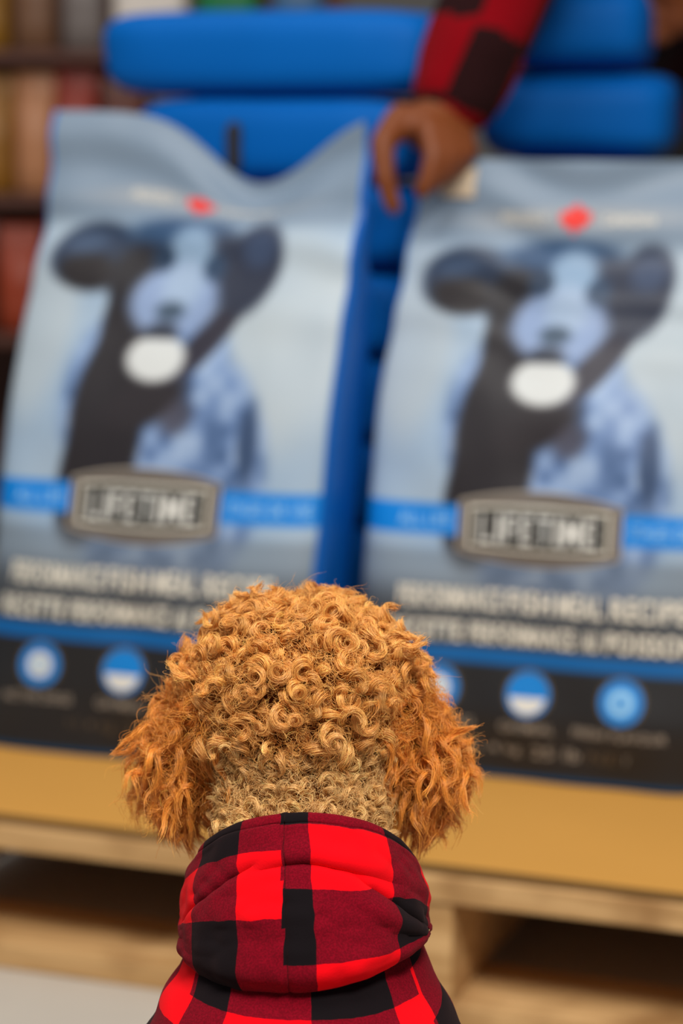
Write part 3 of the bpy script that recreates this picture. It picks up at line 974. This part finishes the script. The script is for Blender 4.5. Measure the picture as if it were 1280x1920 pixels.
def ring_mesh(name, rows, nphi, mat, parent, uvfun, wrinkle, thick, phis=None):
    """rows: dict of arrays over v; ring around the neck axis, phi 0 faces the tail"""
    v = rows['v']; nv = len(v)
    ph = np.linspace(-math.pi, math.pi, nphi, endpoint=False)
    PH, VV = np.meshgrid(ph, v)
    A = rows['a'][:, None]; B = rows['b'][:, None]
    X = rows['xc'][:, None] + A * np.sign(np.sin(PH)) * np.abs(np.sin(PH)) ** 0.94
    Y = rows['yc'][:, None] - B * np.cos(PH)
    Z = rows['z'][:, None] - rows['drop'][:, None] * (1 - np.cos(PH)) ** rows.get('pow', 1.0) + rows['tilt'][:, None] * np.sin(PH)
    q = np.stack([X, Y, Z], -1)
    nrm = np.stack([np.sin(PH) / A, -np.cos(PH) / B, 0 * PH], -1)
    nrm /= np.linalg.norm(nrm, axis=-1, keepdims=True)
    q = q + nrm * wrinkle(PH, VV)[..., None]
    F = grid_faces(nphi, nv, True)
    o = mk(name, q.reshape(-1, 3), F, mat, parent)
    me = o.data
    uv = me.uv_layers.new(name='plaid')
    fa = np.array(F)
    jj, ii = np.divmod(fa, nphi)
    phd = np.degrees(ph)[ii]
    # unwrap across the seam at +-180
    phd = np.where((phd.max(1, keepdims=True) - phd.min(1, keepdims=True) > 180) & (phd < 0), phd + 360, phd)
    pm = phd.mean(1, keepdims=True)
    U, V2 = uvfun(phd, v[jj], pm)
    uv.data.foreach_set('uv', np.stack([U, V2], -1).reshape(-1, 2).ravel())
    m = o.modifiers.new('thickness', 'SOLIDIFY'); m.thickness = thick; m.offset = -1
    return o


def zpx(py, Y):
    return float(P(565, py, Y)[2])


def prow(pts, n):
    """interpolate control rows smoothly: pts = list of dicts"""
    vv = np.linspace(0, 1, n)
    kv = np.array([p['v'] for p in pts])
    out = {'v': vv}
    for k in ('a', 'b', 'yc', 'z', 'drop', 'tilt', 'xc'):
        kk = np.array([p[k] for p in pts])
        y = np.interp(vv, kv, kk)
        for _ in range(3):
            y[1:-1] = 0.25 * y[:-2] + 0.5 * y[1:-1] + 0.25 * y[2:]
        out[k] = y
    return out


def R_(v, py, a, b, yc, drop, tilt=0.0, px=572):
    yb = yc - b
    return dict(v=v, a=a, b=b, yc=yc, z=zpx(py, yb), drop=drop, tilt=tilt, xc=float(P(px, py, yc)[0]))


# trunk of the hoodie
tr_rows = prow([R_(0.0, 1790, .064, .062, 1.445, 0.0), R_(0.10, 1850, .0700, .072, 1.44, 0.0), R_(0.25, 1920, .0765, .080, 1.43, 0.0),
                R_(0.45, 2020, .092, .094, 1.415, 0.0), R_(0.75, 2200, .108, .108, 1.395, 0.0), R_(1.0, 2400, .112, .115, 1.375, 0.0)], 60)


def trunk_uv(ph, v, pm):
    U = np.interp(ph, [-180, -88, -58, -34, 3, 42, 64, 95, 180], [-2, 0, 1, 2, 3, 4, 5, 6, 9])
    V = np.interp(v, [0, .04, .245, .5, .75, 1.0], [-0.6, 0.0, 1, 2, 3, 4])
    V = V + np.where(pm > 62, 0.55 + 0.5 * np.sin(np.radians(ph - 62)), 0.0) + np.where(pm < -62, 0.5, 0)
    return U + 21, V + 20


hoodie = ring_mesh('hoodie', tr_rows, 240, M_hood, dog, trunk_uv,
                   lambda PH, V: 0.0022 * vnoise(PH * 2.2 + 9, V * 9, 2.0) + 0.003 * np.sin(V * 30 + PH * 2) * sstep(.3, .9, V), 0.003)
hoodie['label'] = 'red and black checked flannel hoodie'
# front-leg sleeves of the hoodie
for sx in (-1, 1):
    sl = np.array([DX + sx * 0.052, 1.457, 0.245]); el = np.array([DX + sx * 0.054, 1.452, 0.135])
    k = np.linspace(0, 1, 16)[:, None]
    c = sl * (1 - k) + el * k
    r = 0.047 - 0.010 * k[:, 0]
    th = np.linspace(-math.pi, math.pi, 40, endpoint=False)
    q = c[:, None, :] + r[:, None, None] * np.stack([np.cos(th), np.sin(th), 0 * th], -1)[None]
    F = grid_faces(40, 16, True)
    s = mk('sleeve', q.reshape(-1, 3), F, M_hood, hoodie)
    uv = s.data.uv_layers.new(name='plaid')
    fa = np.array(F); jj, ii = np.divmod(fa, 40)
    ang = ii / 40 * 8; ang = np.where((ang.max(1, keepdims=True) - ang.min(1, keepdims=True) > 4) & (ang < 4), ang + 8, ang)
    uv.data.foreach_set('uv', np.stack([ang + 20, jj / 4 + 20], -1).reshape(-1, 2).ravel())
    m = s.modifiers.new('thickness', 'SOLIDIFY'); m.thickness = 0.0025

# hood
hood_rows = prow([R_(0.0, 1540, .0640, .0500, 1.462, .050), R_(0.025, 1531, .0660, .0520, 1.462, .050), R_(0.10, 1556, .0700, .0570, 1.461, .049, .000), R_(0.30, 1630, .0745, .0680, 1.456, .043, .001),
                  R_(0.55, 1716, .0755, .0775, 1.449, .034, .000), R_(0.75, 1784, .0755, .0830, 1.445, .018, .003), R_(0.88, 1828, .0740, .0845, 1.444, .004, .006),
                  R_(0.95, 1848, .0710, .0815, 1.444, -.003, .008), R_(1.0, 1846, .0640, .0720, 1.444, -.005, .008)], 110)


def hood_uv(ph, v, pm):
    sh = 4.0 * v
    U = np.interp(ph - sh, [-180, -92, -60, -31, -11.0, 1.5, 42, 74, 112, 180], [-2, 0, 1, 2, 3, 4, 5, 6, 7, 9])
    # shift so strip lines converge towards the tip
    Vr = np.interp(v, [0, .085, .42, .82, 1.1], [0.1, 1, 2, 3, 4])
    Vl = np.interp(v, [0, .205, .57, 1.02, 1.3], [0.1, 1, 2, 3, 4])
    left = pm - sh.mean(1, keepdims=True) < -11.0
    U = np.where(left, np.minimum(U, 2.96), np.maximum(U, 3.04))
    return U + 21, np.where(left, Vl, Vr) + 20


def hood_wr(PH, V):
    d = np.degrees(PH)
    w = 0.0016 * vnoise(PH * 3 + 3, V * 7, 5.0) + 0.0009 * vnoise(PH * 8, V * 16, 1.0)
    # centre seam pinch and the gusset between the two seams
    w = w - 0.0022 * np.exp(-((d + 9 - 4 * V) / 1.6) ** 2)
    # horizontal fold under the rim, deepest near the seam
    w = w - 0.0055 * np.exp(-((V - 0.275 - 0.0016 * np.abs(d)) / 0.028) ** 2) * np.exp(-((d - 8) / 26) ** 2)
    w = w + 0.0040 * np.exp(-((V - 0.215 - 0.0014 * np.abs(d)) / 0.05) ** 2) * np.exp(-((d - 8) / 34) ** 2)
    # slanted folds on the two flanks
    w = w - 0.0045 * np.exp(-((V - 0.34 - 0.0052 * (d - 20)) / 0.028) ** 2) * sstep(14, 30, d) * (1 - sstep(62, 84, d))
    w = w + 0.0035 * np.exp(-((V - 0.44 - 0.0052 * (d - 20)) / 0.05) ** 2) * sstep(14, 30, d) * (1 - sstep(60, 84, d))
    w = w - 0.0040 * np.exp(-((V - 0.26 + 0.0050 * (d + 20)) / 0.030) ** 2) * sstep(-14, -28, d) * (1 - sstep(-60, -84, d))
    w = w - 0.0010 * np.exp(-((V - 0.075) / 0.009) ** 2)      # stitched hem line
    # soft belly sag at the bottom of the hood
    w = w + 0.004 * np.exp(-((V - 0.86) / 0.10) ** 2) * np.exp(-(d / 70) ** 2)
    return w


hood = ring_mesh('hood', hood_rows, 360, M_hood, hoodie, hood_uv, hood_wr, 0.0035)
hood['label'] = 'folded-down hood with a centre gusset seam'

# ---- fur: curled locks made of fine strands
polys = np.array([p.vertices[:] for p in dm.polygons], dtype=object)
tris = []
for p in polys:
    p = list(p)
    for k in range(1, len(p) - 1):
        tris.append((p[0], p[k], p[k + 1]))
tris = np.array(tris, int)
a_, b_, c_ = dv[tris[:, 0]], dv[tris[:, 1]], dv[tris[:, 2]]
cr = np.cross(b_ - a_, c_ - a_)
ar = np.linalg.norm(cr, axis=1) / 2
tn = cr / (2 * ar[:, None] + 1e-15)
vn = np.zeros_like(dv)
for k in range(3):
    np.add.at(vn, tris[:, k], cr)
vn /= np.linalg.norm(vn, axis=1, keepdims=True) + 1e-12
cen = (a_ + b_ + c_) / 3


def scatter(weight, n, rmin):
    """roots on the skin, at least about rmin apart"""
    w = ar * weight
    idx = rng.choice(len(tris), size=n * 6, p=w / w.sum())
    r1, r2 = np.sqrt(rng.random(n * 6)), rng.random(n * 6)
    w0, w1, w2 = 1 - r1, r1 * (1 - r2), r1 * r2
    p = a_[idx] * w0[:, None] + b_[idx] * w1[:, None] + c_[idx] * w2[:, None]
    nn_ = vn[tris[idx, 0]] * w0[:, None] + vn[tris[idx, 1]] * w1[:, None] + vn[tris[idx, 2]] * w2[:, None]
    nn_ /= np.linalg.norm(nn_, axis=1, keepdims=True)
    keep, cells = [], {}
    for i in range(len(p)):
        key = tuple((p[i] / rmin).astype(int))
        ok = True
        for dx in (-1, 0, 1):
            for dy in (-1, 0, 1):
                for dz in (-1, 0, 1):
                    for j in cells.get((key[0] + dx, key[1] + dy, key[2] + dz), ()):
                        if ((p[i] - p[j]) ** 2).sum() < rmin * rmin:
                            ok = False
                            break
                    if not ok: break
                if not ok: break
            if not ok: break
        if ok:
            cells.setdefault(key, []).append(i)
            keep.append(i)
            if len(keep) >= n: break
    return p[keep], nn_[keep]


def unit(x):
    return x / (np.linalg.norm(x, axis=-1, keepdims=True) + 1e-12)


STR_P, STR_R, STR_C = [], [], []


def locks(p, n, axis, length, turns, R0, wr_, wa, S, Kp, col, rad=0.00017, fly=0.06, drift=None, rise=0.4, tipc=0.45, lj=0.10):
    """every lock: S strands with Kp points winding round its axis"""
    m = len(p)
    axis = unit(axis)
    h = rng.normal(size=(m, 3))
    e1 = unit(np.cross(axis, h)); e2 = np.cross(axis, e1)
    s = np.linspace(0, 1, Kp)[None, None, :]
    th0 = rng.random(m)[:, None, None] * 2 * math.pi
    hand = np.where(rng.random(m) < 0.5, -1, 1)[:, None, None]
    ljit = 1 + lj * rng.normal(size=(m, S, 1))
    isfly = (rng.random((m, S, 1)) < fly)
    ph = 0.16 * rng.normal(size=(m, S, 1)) * np.where(isfly, 4, 1)
    rj = 1 + 0.10 * rng.normal(size=(m, S, 1)) * np.where(isfly, 4, 1)
    ss = s * ljit
    R = R0[:, None, None] * sstep(0, rise, ss) * (1 - 0.22 * ss) * rj
    th = th0 + ph * ss + hand * 2 * math.pi * turns[:, None, None] * ss
    er = np.cos(th)[..., None] * e1[:, None, None, :] + np.sin(th)[..., None] * e2[:, None, None, :]
    al = rng.random((m, S, 1)) * 2 * math.pi
    rr = np.sqrt(rng.random((m, S, 1)))
    env = (0.55 + 0.45 * sstep(0, 0.4, s)) * (1 - (1 - tipc) * sstep(0.6, 1.0, s))
    A = rr * np.cos(al) * wr_[:, None, None] * env
    B = rr * np.sin(al) * wa[:, None, None] * env
    pts = p[:, None, None, :] + axis[:, None, None, :] * (length[:, None, None] * ss)[..., None] + er * (R + A)[..., None] + axis[:, None, None, :] * B[..., None]
    pts = pts + n[:, None, None, :] * (0.0015 * np.sin(s * math.pi))[..., None]
    if drift is not None:
        pts = pts + drift[:, None, None, :] * (ss ** 2)[..., None]
    wob = rng.normal(size=(m, S, 1, 3)) * 0.0011 * np.where(isfly, 2.5, 0.7)[..., None]
    pts = pts + wob * np.sin(s * 5 + al)[..., None]
    radp = rad * (1 - 0.55 * s ** 2) * np.where(isfly, 0.7, 1.0)
    radp = np.broadcast_to(radp, (m, S, Kp))
    c = col[:, None, :] * (1 + 0.16 * rng.normal(size=(m, S, 1))) * (1 + 0.10 * rng.normal(size=(m, 1, 1)))
    STR_P.append((pts.reshape(-1, Kp, 3), radp.reshape(-1, Kp), np.clip(c, 0.01, 1).reshape(-1, 3)))


dxn = cen[:, 0] - DX
z_ear = zpx(1285, 1.5)
isear = ((np.abs(cen[:, 0] - float(P(330, 1430, 1.51)[0])) < 0.036) | (np.abs(cen[:, 0] - float(P(800, 1430, 1.51)[0])) < 0.036)) & (cen[:, 2] < z_ear) & (cen[:, 2] > zpx(1640, 1.5)) & (np.abs(dxn) > 0.0515)
rimz = zpx(1585, 1.42)
isneck = (~isear) & (cen[:, 2] < zpx(1400, 1.45)) & (cen[:, 2] > rimz) & (cen[:, 1] < 1.56)
iscrown = (~isear) & (cen[:, 2] >= zpx(1400, 1.45))
face = (cen[:, 1] > sk[1] + 0.085)
back = np.clip(0.30 + 0.9 * (-tn[:, 1] * 0.7 + tn[:, 2] * 0.6), 0.12, 1)
C_CROWN, C_EAR, C_NECK = s2l((246, 178, 94)), s2l((236, 152, 62)), s2l((246, 196, 126))
down = np.array([0, 0, -1.0])

# crown: tight ringlets
p, n = scatter(iscrown * ~face * back, 640, 0.0074)
m = len(p)
out = unit(p - (sk + [0, 0.01, -0.03]))
flow = down[None] * 0.8 + 0.6 * rng.normal(size=(m, 3)) + np.stack([np.sign(p[:, 0] - DX) * 0.35, np.full(m, -0.3), np.zeros(m)], 1)
flow = unit(flow - n * (flow * n).sum(1, keepdims=True))
mixn = rng.uniform(0.15, 0.95, (m, 1))
axis = n * mixn + flow * (1.05 - mixn) + 0.25 * rng.normal(size=(m, 3))
low_ = sstep(zpx(1290, 1.45), zpx(1420, 1.45), p[:, 2])
colr = C_CROWN[None] * (1 - 0.5 * low_[:, None]) + C_NECK[None] * 0.5 * low_[:, None]
sidew = sstep(0.045, 0.07, np.abs(p[:, 0] - DX))[:, None]
colr = colr * (1 - 0.6 * sidew) + C_EAR[None] * 0.6 * sidew
big = rng.uniform(0.7, 1.25, m)
locks(p, n, axis, rng.uniform(.008, .020, m), rng.uniform(0.75, 1.5, m), rng.uniform(.0040, .0062, m) * big, rng.uniform(.0014, .0024, m) * big, rng.uniform(.0026, .0042, m) * big, 110, 22, colr, rad=0.00015, fly=0.04)

# neck: shorter, finer waves
p, n = scatter(isneck * np.clip(0.25 - tn[:, 1], 0.15, 1), 420, 0.0056)
m = len(p)
flow = down[None] + 0.75 * rng.normal(size=(m, 3))
flow = unit(flow - n * (flow * n).sum(1, keepdims=True))
axis = flow * 0.8 + n * rng.uniform(.15, .75, (m, 1))
colr = np.repeat(C_NECK[None], m, 0)
locks(p, n, axis, rng.uniform(.012, .019, m), rng.uniform(1.0, 1.7, m), rng.uniform(.0024, .0040, m), rng.uniform(.0010, .0016, m), rng.uniform(.0016, .0026, m), 60, 18, colr, rad=0.00015)

# ears: long wavy locks that hang and fan outward
p, n = scatter(isear * np.clip(0.45 - 0.6 * tn[:, 1], 0.15, 1), 430, 0.0058)
m = len(p)
sg = np.sign(p[:, 0] - DX)
flow = down[None] * 0.9 + np.stack([sg * 0.34, 0 * sg - 0.1, 0 * sg], 1) + 0.50 * rng.normal(size=(m, 3))
flow = unit(flow - 0.8 * n * (flow * n).sum(1, keepdims=True))
axis = flow + n * rng.uniform(.10, .50, (m, 1))
Ln = rng.uniform(.018, .034, m) * (1 - 0.55 * sstep(zpx(1420, 1.5), zpx(1500, 1.5), p[:, 2]))
locks(p, n, axis, Ln, Ln / rng.uniform(.019, .030, m), rng.uniform(.0024, .0050, m), rng.uniform(.0013, .0026, m), rng.uniform(.0015, .0030, m), 84, 26,
      np.repeat(C_EAR[None], m, 0), drift=np.stack([-sg * 0.004, 0 * sg, 0 * sg - 0.006], 1), rise=0.25, fly=0.06, tipc=0.9, lj=0.20)

# a ragged tuft beside the crown and a few wisps on the ears
for (px, py, Y, dx, dz, cnt, L0, cc) in ((742, 1196, 1.475, 0.9, 0.15, 5, .013, C_CROWN), (748, 1218, 1.48, 0.9, 0.0, 4, .011, C_CROWN), (842, 1390, 1.49, 0.9, 0.3, 2, .022, C_EAR), (275, 1380, 1.49, -0.9, -0.35, 3, .016, C_EAR), (360, 1262, 1.48, -0.7, 0.5, 4, .014, C_CROWN)):
    p = P(px, py, Y)[None] + rng.normal(size=(cnt, 3)) * 0.004
    ax0 = np.array([dx, -0.1, dz])[None] + 0.22 * rng.normal(size=(cnt, 3))
    locks(p, unit(ax0), ax0, rng.uniform(.8, 1.25, cnt) * L0, rng.uniform(.3, .7, cnt), rng.uniform(.0015, .003, cnt), np.full(cnt, .0022), np.full(cnt, .0022), 60, 20, np.repeat(cc[None], cnt, 0), rad=0.00013, tipc=0.5)

# loose single hairs that soften the gaps between locks
for msk, cnt, cc, Lr, gout in ((isear, 380, C_EAR, (.014, .032), .42), (iscrown & ~face, 160, C_CROWN, (.008, .018), .2), (isneck, 200, C_NECK, (.008, .016), .1)):
    w = ar * msk * np.clip(0.4 - 0.6 * tn[:, 1], 0.15, 1)
    idx = rng.choice(len(tris), cnt, p=w / w.sum())
    p, n = cen[idx] + 0.002 * tn[idx], tn[idx]
    sg = np.sign(p[:, 0] - DX)
    fl = down[None] * .9 + np.stack([sg * gout, 0 * sg - 0.1, 0 * sg], 1) + 0.5 * rng.normal(size=(cnt, 3))
    fl = unit(fl - 0.7 * n * (fl * n).sum(1, keepdims=True)) + n * rng.uniform(.2, .7, (cnt, 1))
    Lv = rng.uniform(Lr[0], Lr[1], cnt) * np.where(p[:, 2] < zpx(1480, 1.5), 0.6, 1.0)
    locks(p, n, fl, Lv, Lv / rng.uniform(.014, .026, cnt), rng.uniform(.002, .0048, cnt), np.full(cnt, .003), np.full(cnt, .004), 6, 18, np.repeat(cc[None], cnt, 0), rad=0.00011, fly=0.4, tipc=0.9)

# undercoat frizz between the locks
for msk, cnt, cc in ((iscrown & ~face, 3500, C_CROWN), (isneck, 3000, C_NECK), (isear, 2500, C_EAR), (face & iscrown, 2500, C_CROWN)):
    w = ar * msk
    idx = rng.choice(len(tris), cnt, p=w / w.sum())
    p = cen[idx] + rng.normal(size=(cnt, 3)) * 0.0008
    n = tn[idx]
    fl = unit(down[None] * .5 + rng.normal(size=(cnt, 3)))
    axis = n * 0.8 + 0.7 * (fl - n * (fl * n).sum(1, keepdims=True))
    locks(p, n, axis, rng.uniform(.006, .015, cnt), rng.uniform(.5, 1.6, cnt), rng.uniform(.001, .004, cnt), np.full(cnt, .0006), np.full(cnt, .0006), 2, 10, np.repeat(cc[None], cnt, 0) * 0.95, rad=0.00013)

# stray hairs round the outline
p, n = scatter((iscrown & ~face) | isear, 420, 0.002)
m = len(p)
locks(p, n, n + 0.5 * rng.normal(size=(m, 3)), rng.uniform(.014, .027, m), rng.uniform(.4, 1.2, m), rng.uniform(.002, .006, m), np.full(m, .001), np.full(m, .001), 2, 16, np.repeat(C_CROWN[None], m, 0), rad=0.00008, fly=0.5)

# short coat on the parts the hoodie leaves bare
rest = (cen[:, 2] < 0.215)
w = ar * rest
idx = rng.choice(len(tris), 9000, p=w / w.sum())
p, n = cen[idx], tn[idx]
up_ok = p[:, 2] > 0.012
p, n = p[up_ok], n[up_ok]
m = len(p)
locks(p, n, n + 0.7 * rng.normal(size=(m, 3)), rng.uniform(.003, .007, m), rng.uniform(.8, 1.5, m), rng.uniform(.001, .0022, m), np.full(m, .0006), np.full(m, .0006), 2, 9, np.repeat(C_CROWN[None], m, 0), rad=0.0003)

sizes = np.concatenate([np.full(a.shape[0], a.shape[1]) for a, _, _ in STR_P])
pos = np.concatenate([a.reshape(-1, 3) for a, _, _ in STR_P]) - root_loc(dog)
radii = np.concatenate([r.ravel() for _, r, _ in STR_P])
cols = np.concatenate([c for _, _, c in STR_P])
hc = bpy.data.hair_curves.new('curly_fur')
hc.add_curves([int(k) for k in sizes])
hc.attributes['position'].data.foreach_set('vector', pos.astype(np.float32).ravel())
ra = hc.attributes.get('radius') or hc.attributes.new('radius', 'FLOAT', 'POINT')
ra.data.foreach_set('value', radii.astype(np.float32))
ca = hc.attributes.new('fur_colour', 'FLOAT_COLOR', 'CURVE')
ca.data.foreach_set('color', np.concatenate([cols, np.ones((len(cols), 1))], 1).astype(np.float32).ravel())
fm = bpy.data.materials.new('apricot_fur')
fm.use_nodes = True
nt = fm.node_tree
pb = nt.nodes['Principled BSDF']
at = nt.nodes.new('ShaderNodeAttribute'); at.attribute_name = 'fur_colour'
nt.links.new(at.outputs['Color'], pb.inputs['Base Color'])
pb.inputs['Roughness'].default_value = 0.36
pb.inputs['Specular IOR Level'].default_value = 0.8
pb.inputs['Specular Tint'].default_value = (1.0, 0.86, 0.66, 1)
hc.materials.append(fm)
fur = bpy.data.objects.new('curly_fur', hc)
COL.objects.link(fur)
fur.parent = dog
fur['kind'] = 'stuff'
fur['label'] = 'tight apricot curls, longer and redder on the ears'
